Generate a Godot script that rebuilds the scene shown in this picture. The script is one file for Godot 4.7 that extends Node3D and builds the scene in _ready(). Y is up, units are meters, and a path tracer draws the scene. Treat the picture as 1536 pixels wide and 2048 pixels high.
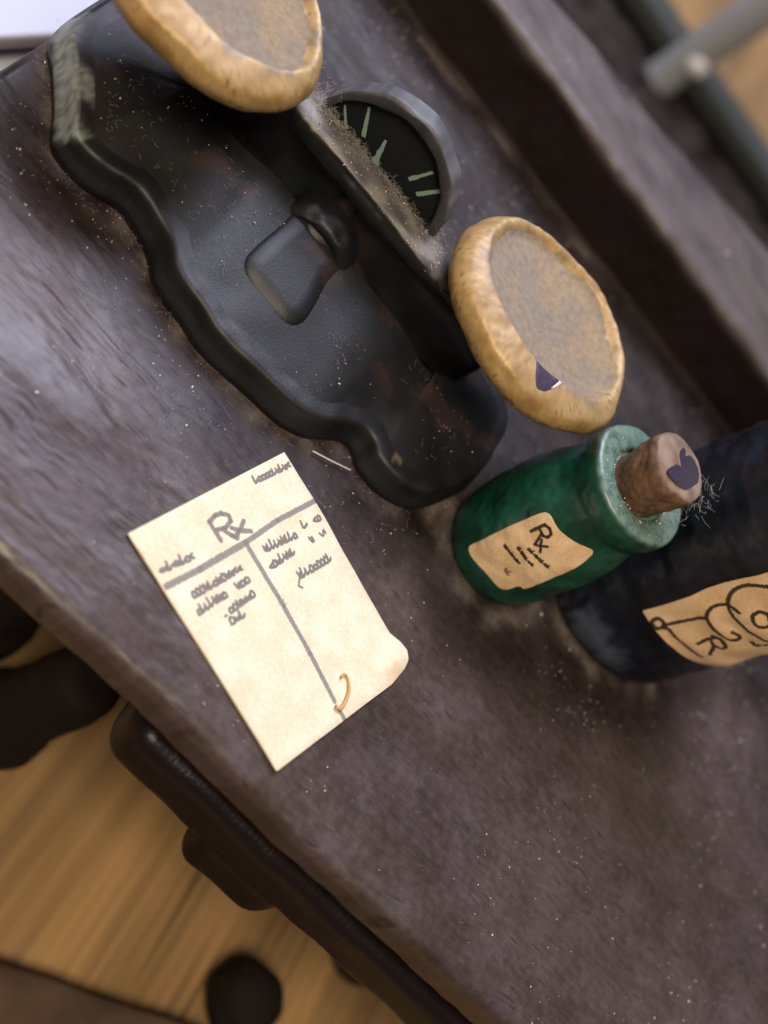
extends Node3D
# A hand-painted resin miniature: a small table with a balance scale, two bottles and a prescription slip.
# All lengths below are millimetres; MM turns them into metres.
const MM := 0.001
var noise := FastNoiseLite.new()
var rng := RandomNumberGenerator.new()
var taken := {}

# ------------------------------------------------------------------ helpers
func N(x: float, y: float, z: float = 0.0) -> float:
	return noise.get_noise_3d(x, y, z)

func numbered(called: String) -> String:
	var n: int = taken.get(called, 0)
	taken[called] = n + 1
	return called if n == 0 else "%s_%03d" % [called, n]

func thing(called: String, label: String, category: String, at := Vector3.ZERO, group := "") -> Node3D:
	var o := Node3D.new()
	o.name = numbered(called)
	add_child(o)
	o.position = at * MM
	o.set_meta("label", label)
	o.set_meta("category", category)
	if group:
		o.set_meta("group", group)
	return o

func tag(o: Node3D, label: String, category: String, group := "", kind := "") -> Node3D:
	if label: o.set_meta("label", label)
	if category: o.set_meta("category", category)
	if group: o.set_meta("group", group)
	if kind: o.set_meta("kind", kind)
	return o

func obj(called: String, mesh: Mesh, material: Material, parent: Node = self) -> MeshInstance3D:
	var o := MeshInstance3D.new()
	o.name = numbered(called) if parent == self else called
	o.mesh = mesh
	o.material_override = material
	parent.add_child(o, true)
	return o

func lin(r: float, g: float, b: float) -> Color:
	return Color(r, g, b)

func srgb(r: int, g: int, b: int) -> Color:
	return Color(r / 255.0, g / 255.0, b / 255.0)

func paint(called: String, c: Color, rough: float, metal := 0.0, spec := 0.5, vertex := false) -> StandardMaterial3D:
	var m := StandardMaterial3D.new()
	m.resource_name = called
	m.albedo_color = c
	m.roughness = rough
	m.metallic = metal
	m.metallic_specular = spec
	m.vertex_color_use_as_albedo = vertex
	return m

func grain_texture(frequency: float, octaves: int, which: int, normal := 0.0) -> NoiseTexture2D:
	var t := NoiseTexture2D.new()
	var f := FastNoiseLite.new()
	f.seed = which
	f.noise_type = FastNoiseLite.TYPE_SIMPLEX_SMOOTH
	f.frequency = frequency
	f.fractal_octaves = octaves
	t.noise = f
	t.width = 512
	t.height = 512
	t.seamless = true
	if normal > 0.0:
		t.as_normal_map = true
		t.bump_strength = normal
	return t

func bumpy(m: StandardMaterial3D, tex: Texture2D, tiles_per_mm: float, strength: float) -> StandardMaterial3D:
	m.uv1_triplanar = true
	m.uv1_scale = Vector3.ONE * tiles_per_mm * 1000.0
	m.normal_enabled = true
	m.normal_texture = tex
	m.normal_scale = strength
	return m

# a surface over a grid of parameters; at(i, j) gives a point in mm, tint(p, n) a linear colour
func grid(nu: int, nv: int, at: Callable, wrap := false, tint = null, uv = null, flip := false) -> ArrayMesh:
	var pts := PackedVector3Array()
	pts.resize(nu * nv)
	for i in nu:
		for j in nv:
			pts[i * nv + j] = at.call(i, j)
	var nor := PackedVector3Array()
	nor.resize(nu * nv)
	for i in nu:
		var ia := (i - 1 + nu) % nu if wrap else maxi(i - 1, 0)
		var ib := (i + 1) % nu if wrap else mini(i + 1, nu - 1)
		for j in nv:
			var ja := maxi(j - 1, 0)
			var jb := mini(j + 1, nv - 1)
			var a := pts[ib * nv + j] - pts[ia * nv + j]
			var b := pts[i * nv + jb] - pts[i * nv + ja]
			var n := a.cross(b)
			if n.length() < 1e-9:
				var jj := clampi(j, 1, nv - 2)
				n = (pts[ib * nv + jj] - pts[ia * nv + jj]).cross(b)
			n = n.normalized()
			nor[i * nv + j] = -n if flip else n
	var cols := PackedColorArray()
	var uvs := PackedVector2Array()
	if tint != null:
		cols.resize(nu * nv)
		for k in nu * nv:
			cols[k] = tint.call(pts[k], nor[k])
	if uv != null:
		uvs.resize(nu * nv)
		for k in nu * nv:
			uvs[k] = uv.call(pts[k])
	var idx := PackedInt32Array()
	var last := nu if wrap else nu - 1
	for i in last:
		var i2 := (i + 1) % nu
		for j in nv - 1:
			var a := i * nv + j
			var b := i2 * nv + j
			if flip:
				idx.append_array([a, a + 1, b, b, a + 1, b + 1])
			else:
				idx.append_array([a, b, a + 1, b, b + 1, a + 1])
	# front faces run clockwise
	var rev := PackedInt32Array()
	rev.resize(idx.size())
	for k in range(0, idx.size(), 3):
		rev[k] = idx[k]
		rev[k + 1] = idx[k + 2]
		rev[k + 2] = idx[k + 1]
	for k in pts.size():
		pts[k] *= MM
	var arr := []
	arr.resize(Mesh.ARRAY_MAX)
	arr[Mesh.ARRAY_VERTEX] = pts
	arr[Mesh.ARRAY_NORMAL] = nor
	arr[Mesh.ARRAY_INDEX] = rev
	if tint != null:
		arr[Mesh.ARRAY_COLOR] = cols
	if uv != null:
		arr[Mesh.ARRAY_TEX_UV] = uvs
	var m := ArrayMesh.new()
	m.add_surface_from_arrays(Mesh.PRIMITIVE_TRIANGLES, arr)
	return m

# smooth curve through control points, resampled to count points
func smooth(ctrl: PackedVector2Array, count: int, closed := false) -> PackedVector2Array:
	var out := PackedVector2Array()
	var n := ctrl.size()
	var dense := PackedVector2Array()
	var spans := n if closed else n - 1
	for i in spans:
		var p0 := ctrl[(i - 1 + n) % n] if closed else ctrl[maxi(i - 1, 0)]
		var p1 := ctrl[i]
		var p2 := ctrl[(i + 1) % n]
		var p3 := ctrl[(i + 2) % n] if closed else ctrl[mini(i + 2, n - 1)]
		for k in 12:
			dense.append(p1.cubic_interpolate(p2, p0, p3, k / 12.0))
	dense.append(ctrl[0] if closed else ctrl[n - 1])
	var total := 0.0
	for i in dense.size() - 1:
		total += dense[i].distance_to(dense[i + 1])
	var steps := count if closed else count - 1
	var at := 0
	var run := 0.0
	for k in count:
		var want := total * k / steps
		while at < dense.size() - 2 and run + dense[at].distance_to(dense[at + 1]) < want:
			run += dense[at].distance_to(dense[at + 1])
			at += 1
		var d := maxf(dense[at].distance_to(dense[at + 1]), 1e-6)
		out.append(dense[at].lerp(dense[at + 1], clampf((want - run) / d, 0.0, 1.0)))
	return out

func pv(flat: Array) -> PackedVector2Array:
	var out := PackedVector2Array()
	for k in range(0, flat.size(), 2):
		out.append(Vector2(flat[k], flat[k + 1]))
	return out

# turned shape about a (possibly leaning) axis; profile is (radius, height) from the bottom to the top
func lathe(profile: PackedVector2Array, sides: int, wobble: float, seed_shift: float, lean := Vector3.ZERO, tint = null, square := 2.0) -> ArrayMesh:
	var top := profile[profile.size() - 1].y
	var f := func(i: int, j: int) -> Vector3:
		var a := TAU * i / sides
		var p := profile[j]
		var r := p.x
		var s := sin(a)
		var c := cos(a)
		if square != 2.0:
			r *= pow(pow(absf(s), square) + pow(absf(c), square), -1.0 / square)
		var q := Vector3(s * 4.0, p.y * 0.35, c * 4.0)
		var w := 1.0 + wobble * (N(q.x * 0.3 + seed_shift, q.y, q.z * 0.3) + 0.4 * N(q.x * 1.2 + seed_shift, q.y * 3.0, q.z * 1.2))
		r *= w
		return Vector3(s * r, p.y, c * r) + lean * (p.y / 20.0)
	return grid(sides, profile.size(), f, true, tint, null, false)

func tube_into(st: SurfaceTool, pts: PackedVector3Array, r0: float, r1: float, sides := 5) -> void:
	var rings := []
	for i in pts.size():
		var d := (pts[mini(i + 1, pts.size() - 1)] - pts[maxi(i - 1, 0)]).normalized()
		var u := d.cross(Vector3(0.31, 0.9, 0.17)).normalized()
		var v := d.cross(u)
		var r := lerpf(r0, r1, float(i) / (pts.size() - 1))
		var ring := []
		for k in sides:
			var a := TAU * k / sides
			ring.append((pts[i] + (u * cos(a) + v * sin(a)) * r) * MM)
		rings.append(ring)
	for i in rings.size() - 1:
		for k in sides:
			var k2 := (k + 1) % sides
			for p in [rings[i][k], rings[i][k2], rings[i + 1][k], rings[i + 1][k], rings[i][k2], rings[i + 1][k2]]:
				st.add_vertex(p)

func tubes(list: Array, r0: float, r1: float, sides := 5) -> ArrayMesh:
	var st := SurfaceTool.new()
	st.begin(Mesh.PRIMITIVE_TRIANGLES)
	st.set_smooth_group(0)
	for pts in list:
		tube_into(st, pts, r0, r1, sides)
	st.generate_normals()
	return st.commit()

# a box with rounded edges, as a superellipse section swept along x
func bar_x(x0: float, x1: float, section: Callable, nx: int, ns: int, tint = null) -> ArrayMesh:
	var ends := 9
	var f := func(i: int, j: int) -> Vector3:
		# i round the section, j along x; both ends are rounded off over some millimetres
		var c0: Vector4 = section.call(x0 if j < nx / 2 else x1)
		var cap := minf(minf(c0.z, c0.w) * 0.8, 3.4)
		var shrink := 1.0
		var x := 0.0
		if j < ends:
			var a1 := PI / 2 * j / (ends - 1)
			shrink = pow(sin(a1), 0.8)
			x = x0 + cap * (1.0 - cos(a1))
		elif j >= nx - ends:
			var a2 := PI / 2 * (nx - 1 - j) / (ends - 1)
			shrink = pow(sin(a2), 0.8)
			x = x1 - cap * (1.0 - cos(a2))
		else:
			x = lerpf(x0 + cap, x1 - cap, float(j - ends + 1) / (nx - 2 * ends + 1))
		var c: Vector4 = section.call(x)   # centre y, centre z, half height, half depth
		var a := TAU * i / ns
		var e := 0.5
		var cy := signf(cos(a)) * pow(absf(cos(a)), e)
		var cz := signf(sin(a)) * pow(absf(sin(a)), e)
		var w := 1.0 + 0.35 / (c.z + c.w) * N(x * 0.12, cy * 0.9, cz * 0.9 + c.x)
		shrink = lerpf(minf(1.0, (maxf(c.z, c.w) - cap) / maxf(c.z, c.w)), 1.0, shrink) if c.w > 8.0 and j > 0 and j < nx - 1 else shrink
		return Vector3(x, c.x + cy * c.z * (shrink if c.w <= 8.0 else pow(shrink, 1.0)) * w, c.y + cz * c.w * shrink * w)
	return grid(ns, nx, f, true, tint, null, false)

# a flat outline of some thickness, cut in the xy plane and built along z (mm)
func slab(poly: PackedVector2Array, z0: float, z1: float) -> ArrayMesh:
	var st := SurfaceTool.new()
	st.begin(Mesh.PRIMITIVE_TRIANGLES)
	st.set_smooth_group(-1)
	var tri := Geometry2D.triangulate_polygon(poly)
	var lift := func(p: Vector2, z: float) -> Vector3: return Vector3(p.x, p.y, z) * MM
	for k in range(0, tri.size(), 3):
		for q in [0, 2, 1]:
			st.add_vertex(lift.call(poly[tri[k + q]], z1))
		for q in [0, 1, 2]:
			st.add_vertex(lift.call(poly[tri[k + q]], z0))
	for k in poly.size():
		var a := poly[k]
		var b := poly[(k + 1) % poly.size()]
		for p in [lift.call(a, z0), lift.call(b, z0), lift.call(a, z1), lift.call(a, z1), lift.call(b, z0), lift.call(b, z1)]:
			st.add_vertex(p)
	st.generate_normals()
	return st.commit()

# ---- ink on an image: a stroke of a felt pen; points and width in mm, px per mm
func stroke(im: Image, pts: PackedVector2Array, width: float, c: Color, px: float, wander := 0.25) -> void:
	for k in pts.size() - 1:
		var a := pts[k] * px
		var b := pts[k + 1] * px
		var w := width * px * 0.5
		var x0 := maxi(0, int(minf(a.x, b.x) - w - 3))
		var x1 := mini(im.get_width() - 1, int(maxf(a.x, b.x) + w + 3))
		var y0 := maxi(0, int(minf(a.y, b.y) - w - 3))
		var y1 := mini(im.get_height() - 1, int(maxf(a.y, b.y) + w + 3))
		var ab := b - a
		var l2 := maxf(ab.length_squared(), 1e-6)
		for y in range(y0, y1 + 1):
			for x in range(x0, x1 + 1):
				var p := Vector2(x, y)
				var t := clampf((p - a).dot(ab) / l2, 0.0, 1.0)
				var d := p.distance_to(a + ab * t) - w * (1.0 + wander * N(x * 0.13, y * 0.13, 7.0))
				var cover := clampf(0.5 - d * 0.5, 0.0, 1.0) * (0.88 + 0.3 * N(x * 0.35, y * 0.35, 3.0))
				if cover > 0.0:
					var old := im.get_pixel(x, y)
					var goal := c
					im.set_pixel(x, y, Color(minf(old.r, lerpf(old.r, goal.r, cover)), minf(old.g, lerpf(old.g, goal.g, cover)), minf(old.b, lerpf(old.b, goal.b, cover))))

# unreadable handwriting from a to b
func scrawl(im: Image, a: Vector2, b: Vector2, tall: float, width: float, c: Color, px: float, pen: RandomNumberGenerator, flip := 1.0) -> void:
	var along := (b - a).normalized()
	var up := Vector2(along.y, -along.x) * flip
	var soft := func(list: PackedVector2Array) -> PackedVector2Array: return smooth(list, 9)
	var n := maxi(1, int(a.distance_to(b) / (tall * 0.62)))
	for k in n:
		var p := a.lerp(b, (k + 0.15) / n)
		var q := a.lerp(b, (k + 0.85) / n)
		var kind := pen.randi() % 4
		var h := tall * pen.randf_range(0.65, 1.1)
		if kind == 0:
			stroke(im, soft.call(PackedVector2Array([p + up * h * 0.8, p.lerp(q, 0.3), q + up * h * 0.7, q])), width, c, px)
		elif kind == 1:
			stroke(im, soft.call(PackedVector2Array([p + up * h, p, q + up * h * 0.3])), width, c, px)
		elif kind == 2:
			stroke(im, soft.call(PackedVector2Array([p, p.lerp(q, 0.2) + up * h * 0.7, q + up * h * 0.6, q, p])), width, c, px)
		else:
			stroke(im, soft.call(PackedVector2Array([q + up * h * 0.7, p + up * h * 0.4, q + up * h * 0.1])), width, c, px)

func paper_image(w: int, h: int, c: Color, mottle: float, which: float) -> Image:
	var im := Image.create(w, h, false, Image.FORMAT_RGB8)
	for y in h:
		for x in w:
			var m := mottle * (0.6 * N(x * 0.008 + which, y * 0.008, which) + 0.5 * N(x * 0.05, y * 0.05, which) + 0.4 * N(x * 0.4, y * 0.4, which))
			im.set_pixel(x, y, Color(c.r + m, c.g + m * 1.1, c.b + m * 1.5))
	return im

# ------------------------------------------------------------------ shapes shared by several things
func table_height(x: float, z: float) -> float:
	var broad := 0.34 * N(x * 0.04, z * 0.06, 1.0) + 0.12 * N(x * 0.11, z * 0.2, 5.0)
	var grain := 0.045 * N(x * 0.10 + z * 0.03, z * 0.85, 9.0) + 0.03 * N(x * 0.5, z * 1.6, 13.0)
	return broad + grain - 0.12 + 0.5 * pow(smoothstep(-60.5, -62.4, z), 2.0)

var outline := PackedVector2Array()   # the scale's footprint on the table, seen from above (x, z)

func deck_height(x: float, z: float) -> float:
	return 3.5 + 0.22 * clampf(1.3 - z, 0.0, 14.0) + 0.05 * N(x * 0.2, z * 0.2, 20.0)

func clear_of(x: float, z: float) -> float:
	# how far this spot of the table is from whatever stands on it
	var d := 1e9
	for k in range(0, outline.size(), 3):
		d = minf(d, outline[k].distance_to(Vector2(x, z)))
	d = minf(d, absf(Vector2(x - 13.2, z + 8.3).length() - 7.0))
	d = minf(d, absf(Vector2(x - 30.0, z + 19.2).length() - 11.3))
	return d

func dust_at(x: float, z: float) -> float:
	# dust gathers on the table in the corners round the things standing there
	var near := exp(-clear_of(x, z) / 1.6)
	var wall := exp(-absf(z + 60.9 + 0.5 * N(x * 0.2, 4.0)) / 0.6) * smoothstep(13.0, 5.0, x) * smoothstep(-42.0, -30.0, x) * 2.0 + 0.5 * exp(-absf(z + 50.0 + 3.0 * N(x * 0.05, 2.0)) / 5.0)
	var back := smoothstep(-14.0, -30.0, z) * 0.12
	return clampf(near * (0.75 + 0.9 * N(x * 0.25, z * 0.25, 3.0)) + wall * (0.35 + 0.5 * N(x * 0.12, z * 0.3, 8.0)) + back * (0.5 + N(x * 0.1, z * 0.14, 31.0)), 0.0, 1.0)

# ------------------------------------------------------------------ the scene
func _ready() -> void:
	noise.noise_type = FastNoiseLite.TYPE_SIMPLEX_SMOOTH
	noise.frequency = 1.0
	noise.fractal_type = FastNoiseLite.FRACTAL_NONE
	noise.seed = 11
	rng.seed = 4711

	# camera: a phone held close above the front of the miniature, turned on its side
	var cam := Camera3D.new()
	cam.name = "camera"
	cam.transform = Transform3D(Basis(Vector3(0.64322, 0.65043, -0.40399), Vector3(-0.70921, 0.30723, -0.63454), Vector3(-0.28861, 0.69466, 0.65891)).orthonormalized(), Vector3(-33.478, 80.580, 76.433) * MM)
	var lens := CameraAttributesPhysical.new()
	lens.frustum_focal_length = 27.2
	lens.frustum_focus_distance = 0.1085
	lens.frustum_near = 0.005
	lens.frustum_far = 10.0
	lens.exposure_aperture = 11.0
	cam.attributes = lens
	cam.near = 0.005
	cam.far = 10.0
	add_child(cam)
	cam.current = true

	var env := Environment.new()
	env.background_mode = Environment.BG_COLOR
	env.background_color = srgb(118, 116, 118)
	env.background_energy_multiplier = 0.30
	env.tonemap_mode = Environment.TONE_MAPPER_LINEAR
	env.tonemap_exposure = 1.55
	env.sdfgi_enabled = true
	env.ssao_enabled = true
	env.ssil_enabled = true
	var we := WorldEnvironment.new()
	we.name = "environment"
	we.environment = env
	add_child(we)

	# the window behind and to the left, and the warm room light overhead
	area_light("window_light", Vector3(-150, 430, -285), Vector2(360, 260), Color(0.89, 0.90, 1.0), 0.27)
	area_light("ceiling_light", Vector3(-70, 430, 250), Vector2(180, 180), Color(1.0, 0.92, 0.81), 0.14)

	build_outline()
	build_floor()
	build_table()
	build_scale()
	build_green_bottle()
	build_dark_bottle()
	build_slip()
	build_background()
	build_dust()

func area_light(called: String, at: Vector3, size: Vector2, c: Color, energy: float) -> void:
	var l := AreaLight3D.new()
	l.name = called
	l.area_size = size * MM
	l.area_normalize_energy = true
	l.light_color = c
	l.light_energy = energy
	l.area_range = 5.0
	l.shadow_enabled = true
	add_child(l)
	l.look_at_from_position(at * MM, Vector3(5, 0, -10) * MM)

func build_outline() -> void:
	var front := pv([-52.6, -8.2, -50.2, -5.6, -47.6, -2.6, -45.6, 0.1, -44.2, 0.7, -42.3, 0.7, -40.3, 0.05, -39.2, -0.5, -37.6, -0.9, -35.3, -0.4, -33.4, 0.3, -31.5, 1.9, -29.3, 2.7, -27.0, 3.0, -24.7, 3.6, -22.0, 3.6, -18.2, 3.1, -14.4, 2.6, -11.4, 1.2, -9.5, -0.9, -7.8, -2.2, -6.4, -2.1, -5.0, -1.1, -2.4, -0.9, 0.5, -1.9, 2.6, -3.8, 4.5, -7.4, 5.8, -10.6])
	front.append_array(pv([6.2, -15.0, 5.5, -21.0, 0.0, -24.0, -12.0, -25.0, -24.0, -25.5, -38.0, -25.0, -49.0, -24.0, -52.8, -20.0, -53.2, -13.0]))
	outline = smooth(front, 420, true)

func build_floor() -> void:
	var px := 2.4
	var w := 1024
	var fine := FastNoiseLite.new()
	fine.seed = 5
	fine.frequency = 1.0
	var im := Image.create(w, w, false, Image.FORMAT_RGB8)
	for y in w:
		for x in w:
			var mx := x / px
			var mz := y / px
			var warp := 6.0 * N(mx * 0.008, mz * 0.004, 40.0)
			var ring := N((mx + warp) * 0.055, mz * 0.006, 41.0)
			var streak := N((mx + warp) * 0.35, mz * 0.012, 42.0)
			var pore := N((mx + warp) * 1.1, mz * 0.03, 43.0)
			var v := 0.72 + 0.18 * ring + 0.11 * streak + 0.06 * pore
			if streak > 0.45: v -= 0.25 * (streak - 0.45) / 0.3
			im.set_pixel(x, y, Color(0.68 * v + 0.12, 0.535 * v + 0.095, 0.355 * v + 0.06))
	var m := paint("oiled_wood", Color.WHITE, 0.5)
	m.albedo_texture = ImageTexture.create_from_image(im)
	var at := func(i: int, j: int) -> Vector3: return Vector3(lerpf(-700, 900, i / 8.0), -60.0, lerpf(400, -1200, j / 8.0))
	var uv := func(p: Vector3) -> Vector2: return Vector2(p.x + 213.0, p.z + 133.0) * px / w
	var o := obj("floor", grid(9, 9, at, false, null, uv, false), m)
	tag(o, "warm brown wooden surface with long grain under the miniature table", "", "", "structure")

func table_material() -> StandardMaterial3D:
	# painted resin: dark brown paint, rubbed and scratched along the grain, dusty in the corners
	var px := 11.0
	var w := int(147 * px)
	var h := int(96 * px)
	var coarse := Image.create(147, 96, false, Image.FORMAT_L8)
	var rubbed_unshaded := Image.create(147, 96, false, Image.FORMAT_L8)
	for y in 96:
		for x in 147:
			var d := dust_at(x - 54.0, y - 63.0)
			coarse.set_pixel(x, y, Color(d, d, d))
			# rubbed greyer in the open, with contact shade painted in beside standing things; the back keeps its dark red brown
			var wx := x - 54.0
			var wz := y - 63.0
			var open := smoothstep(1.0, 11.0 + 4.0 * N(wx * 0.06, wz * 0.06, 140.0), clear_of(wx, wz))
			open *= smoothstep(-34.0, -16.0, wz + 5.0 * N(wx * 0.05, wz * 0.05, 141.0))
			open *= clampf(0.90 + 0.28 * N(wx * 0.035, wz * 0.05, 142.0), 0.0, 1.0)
			rubbed_unshaded.set_pixel(x, y, Color(open, open, open))
	coarse.resize(w, h, Image.INTERPOLATE_CUBIC)
	rubbed_unshaded.resize(w, h, Image.INTERPOLATE_CUBIC)
	var dust := coarse.get_data()
	var rub_or_shade := rubbed_unshaded.get_data()
	var layers := []
	for k in 3:
		var f := FastNoiseLite.new()
		f.seed = 60 + k
		f.noise_type = FastNoiseLite.TYPE_SIMPLEX_SMOOTH
		f.frequency = [0.012, 0.07, 0.32][k]
		f.fractal_octaves = [3, 3, 2][k]
		layers.append(f.get_image(w, h, false, false, false).get_data())
	var col := PackedByteArray()
	col.resize(w * h * 3)
	var rou := PackedByteArray()
	rou.resize(w * h)
	var hei := PackedByteArray()
	hei.resize(w * h)
	var l0: PackedByteArray = layers[0]
	var l1: PackedByteArray = layers[1]
	var l2: PackedByteArray = layers[2]
	for y in h:
		var mz := y / px
		for x in w:
			var k := y * w + x
			var mx := x / px
			var a := l0[k] / 255.0
			var b := l1[k] / 255.0
			var c := l2[k] / 255.0
			# scratches and brush marks that run along the table
			var g := noise.get_noise_3d(mx * 0.22 + mz * 0.05, mz * 1.9 + (a - 0.5) * 2.0, 77.0)
			var crack := clampf((g - 0.52) * 4.0, 0.0, 1.0) * clampf((a - 0.42) * 6.0, 0.0, 1.0)
			var d := clampf(dust[k] / 255.0 * (0.35 + 1.3 * (b * 0.5 + c * 0.5)), 0.0, 1.0)
			var v := 1.0 + 0.35 * (a - 0.5) + 0.10 * (b - 0.5) + 0.14 * (c - 0.5) + 0.10 * g - 0.45 * crack
			var worn_unshaded := clampf(rub_or_shade[k] / 255.0 + 0.22 * (b - 0.5) + 0.10 * (c - 0.5), 0.0, 1.0)  # low beside standing things, so their contact shade goes into the colour
			var wr := 29.0 + 49.0 * worn_unshaded
			var wg := 20.0 + 47.0 * worn_unshaded
			var wb := 18.0 + 46.5 * worn_unshaded
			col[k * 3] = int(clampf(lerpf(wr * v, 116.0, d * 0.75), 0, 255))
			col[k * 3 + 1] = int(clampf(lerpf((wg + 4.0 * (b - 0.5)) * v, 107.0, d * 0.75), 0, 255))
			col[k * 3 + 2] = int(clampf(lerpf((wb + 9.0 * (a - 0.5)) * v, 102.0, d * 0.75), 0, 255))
			rou[k] = int(clampf((0.50 - 0.13 * worn_unshaded + 0.2 * (a - 0.5) + 0.12 * (b - 0.5) + 0.35 * d + 0.2 * crack) * 255.0, 0, 255))
			hei[k] = int(clampf((0.5 + 0.16 * (b - 0.5) + 0.24 * (c - 0.5) + 0.34 * g - 0.7 * crack) * 255.0, 0, 255))
	var m := paint("dark_brown_painted_resin", Color.WHITE, 1.0, 0.0, 0.45)
	m.albedo_texture = ImageTexture.create_from_image(Image.create_from_data(w, h, false, Image.FORMAT_RGB8, col))
	m.roughness_texture = ImageTexture.create_from_image(Image.create_from_data(w, h, false, Image.FORMAT_L8, rou))
	m.heightmap_enabled = true
	m.heightmap_texture = ImageTexture.create_from_image(Image.create_from_data(w, h, false, Image.FORMAT_L8, hei))
	m.heightmap_scale = 0.0045
	m.texture_repeat = false
	return m

var resin: StandardMaterial3D
var resin_side: StandardMaterial3D

func build_table() -> void:
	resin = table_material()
	resin_side = bumpy(paint("dark_brown_resin_sides", srgb(25, 18, 17), 0.36, 0.0, 0.36), grain_texture(0.03, 4, 3, 3.0), 0.09, 0.5)
	var t := thing("miniature_table", "dark brown painted miniature table with a raised back ledge", "table", Vector3(10, -60, -15))
	var off := Vector3(-10, 60, 15)
	# top: a hand-modelled sheet whose front and left edges roll over and run under
	var zs := PackedVector2Array()   # (z, drop)
	for k in 262:
		zs.append(Vector2(-62.4 + 93.2 * k / 261.0, 0.0))
	for k in 8:
		var a := PI / 2 * (k + 1) / 8.0
		zs.append(Vector2(30.8 + 1.3 * sin(a), -1.3 * (1.0 - cos(a))))
	for k in 8:
		zs.append(Vector2(32.1 - 0.05 * k, -1.3 - 0.42 * (k + 1)))
	zs.append(Vector2(31.2, -5.1))
	zs.append(Vector2(29.0, -5.3))
	zs.append(Vector2(20.0, -5.3))
	var xs := PackedVector2Array()
	xs.append(Vector2(-45.0, -5.3))
	xs.append(Vector2(-52.4, -5.2))
	xs.append(Vector2(-53.4, -4.6))
	xs.append(Vector2(-53.6, -2.5))
	xs.append(Vector2(-53.5, -1.2))
	xs.append(Vector2(-53.2, -0.4))
	for k in 410:
		xs.append(Vector2(-52.7 + 143.0 * k / 409.0, 0.0))
	var at := func(i: int, j: int) -> Vector3:
		var x := xs[i].x
		var z := zs[j].x
		var drop := minf(xs[i].y, zs[j].y)
		var wave := 0.35 * N(x * 0.05, 50.0) + 0.12 * N(x * 0.25, 51.0)
		if z > 29.0: z += wave * smoothstep(29.0, 32.0, z)
		var keep := clampf(1.0 + drop / 3.0, 0.0, 1.0)
		return Vector3(x, drop + table_height(x, z) * keep - 0.25 * smoothstep(26.0, 31.0, z), z) + off
	var uv := func(p: Vector3) -> Vector2: return Vector2((p.x - off.x + 54.0) / 147.0, (p.z - off.z + 63.0) / 96.0)
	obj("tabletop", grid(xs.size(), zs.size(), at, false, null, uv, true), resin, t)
	# back ledge
	var sec := smooth(pv([-61.6, -3.0, -62.0, 0.0, -62.15, 4.0, -62.1, 8.8, -62.25, 9.9, -62.8, 10.4, -63.8, 10.5, -68.0, 10.3, -74.0, 10.1, -78.0, 9.9, -80.6, 9.4, -82.0, 8.0, -82.5, 5.0, -82.6, -3.0, -82.6, -14.0]), 90)
	var back := func(i: int, j: int) -> Vector3:
		var x := -56.0 + 150.0 * i / 300.0
		var p := sec[j]
		var wide := (82.4 + 0.21 * x - 62.0) / 20.4
		var z := -62.0 + (p.x + 62.0) * wide
		z += (0.35 * N(x * 0.09, 61.0) + 0.14 * N(x * 0.3, p.y * 0.2, 62.0)) * smoothstep(-1.0, 4.0, p.y)
		var y := p.y + (0.25 * N(x * 0.06, z * 0.1, 63.0) + 0.06 * N(x * 0.3, z * 0.4, 64.0)) * smoothstep(2.0, 9.0, p.y)
		return Vector3(x, y, z) + off
	var uvb := func(p: Vector3) -> Vector2:
		var q: Vector3 = p - off
		return Vector2((q.x + 58.0) / 160.0, (q.z + 110.0 + q.y) / 96.0)
	var ledge_tint := func(p: Vector3, nn: Vector3) -> Color:
		var q: Vector3 = p - off
		var n1 := N(q.x * 0.12, q.y * 0.2, q.z * 0.2 + 5.0)
		var n2 := N(q.x * 0.9, q.y * 0.9, q.z * 0.9)
		var n3 := N(q.x * 3.5, q.y * 3.5, q.z * 3.5)
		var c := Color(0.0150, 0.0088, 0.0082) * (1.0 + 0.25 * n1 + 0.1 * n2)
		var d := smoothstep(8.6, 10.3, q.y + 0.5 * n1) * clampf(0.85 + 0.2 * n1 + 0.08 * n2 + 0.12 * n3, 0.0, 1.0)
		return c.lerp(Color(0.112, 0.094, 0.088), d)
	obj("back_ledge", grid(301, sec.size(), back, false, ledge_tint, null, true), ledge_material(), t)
	# rail and drawer pull under the front edge
	var side := func(x: float) -> Vector4: return Vector4(-13.4 + 60.0, 26.8 + 15.0, 3.8, 4.3)
	obj("front_rail", bar_x(-5.4 - 10.0, 84.0 - 10.0, side, 140, 48), resin_side, t)
	var pull := func(x: float) -> Vector4: return Vector4(-19.4 + 60.0, 27.4 + 15.0, 3.8, 3.6)
	obj("drawer_pull", bar_x(9.0 - 10.0, 21.2 - 10.0, pull, 40, 48), resin_side, t)
	var body := func(x: float) -> Vector4: return Vector4(-14.0 + 60.0, -20.0 + 15.0, 9.2, 38.0)
	obj("table_body", bar_x(16.0 - 10.0, 86.0 - 10.0, body, 40, 48), resin_side, t)
	var leg_paint := paint("black_brown_leg", srgb(24, 18, 17), 0.4)
	for p in [Vector3(58, 0, 7), Vector3(80, 0, 20)]:
		var prof := smooth(pv([0.0, 0.0, 4.2, 0.1, 5.2, 2.2, 4.6, 5.0, 3.2, 7.0, 3.6, 9.0, 3.2, 12.0, 4.0, 30.0, 4.2, 50.0, 4.0, 55.0]), 50)
		var leg := obj("leg", lathe(prof, 36, 0.02, p.x), leg_paint, t)
		leg.position = (Vector3(p.x, -60.0, p.z) + off) * MM

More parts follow.
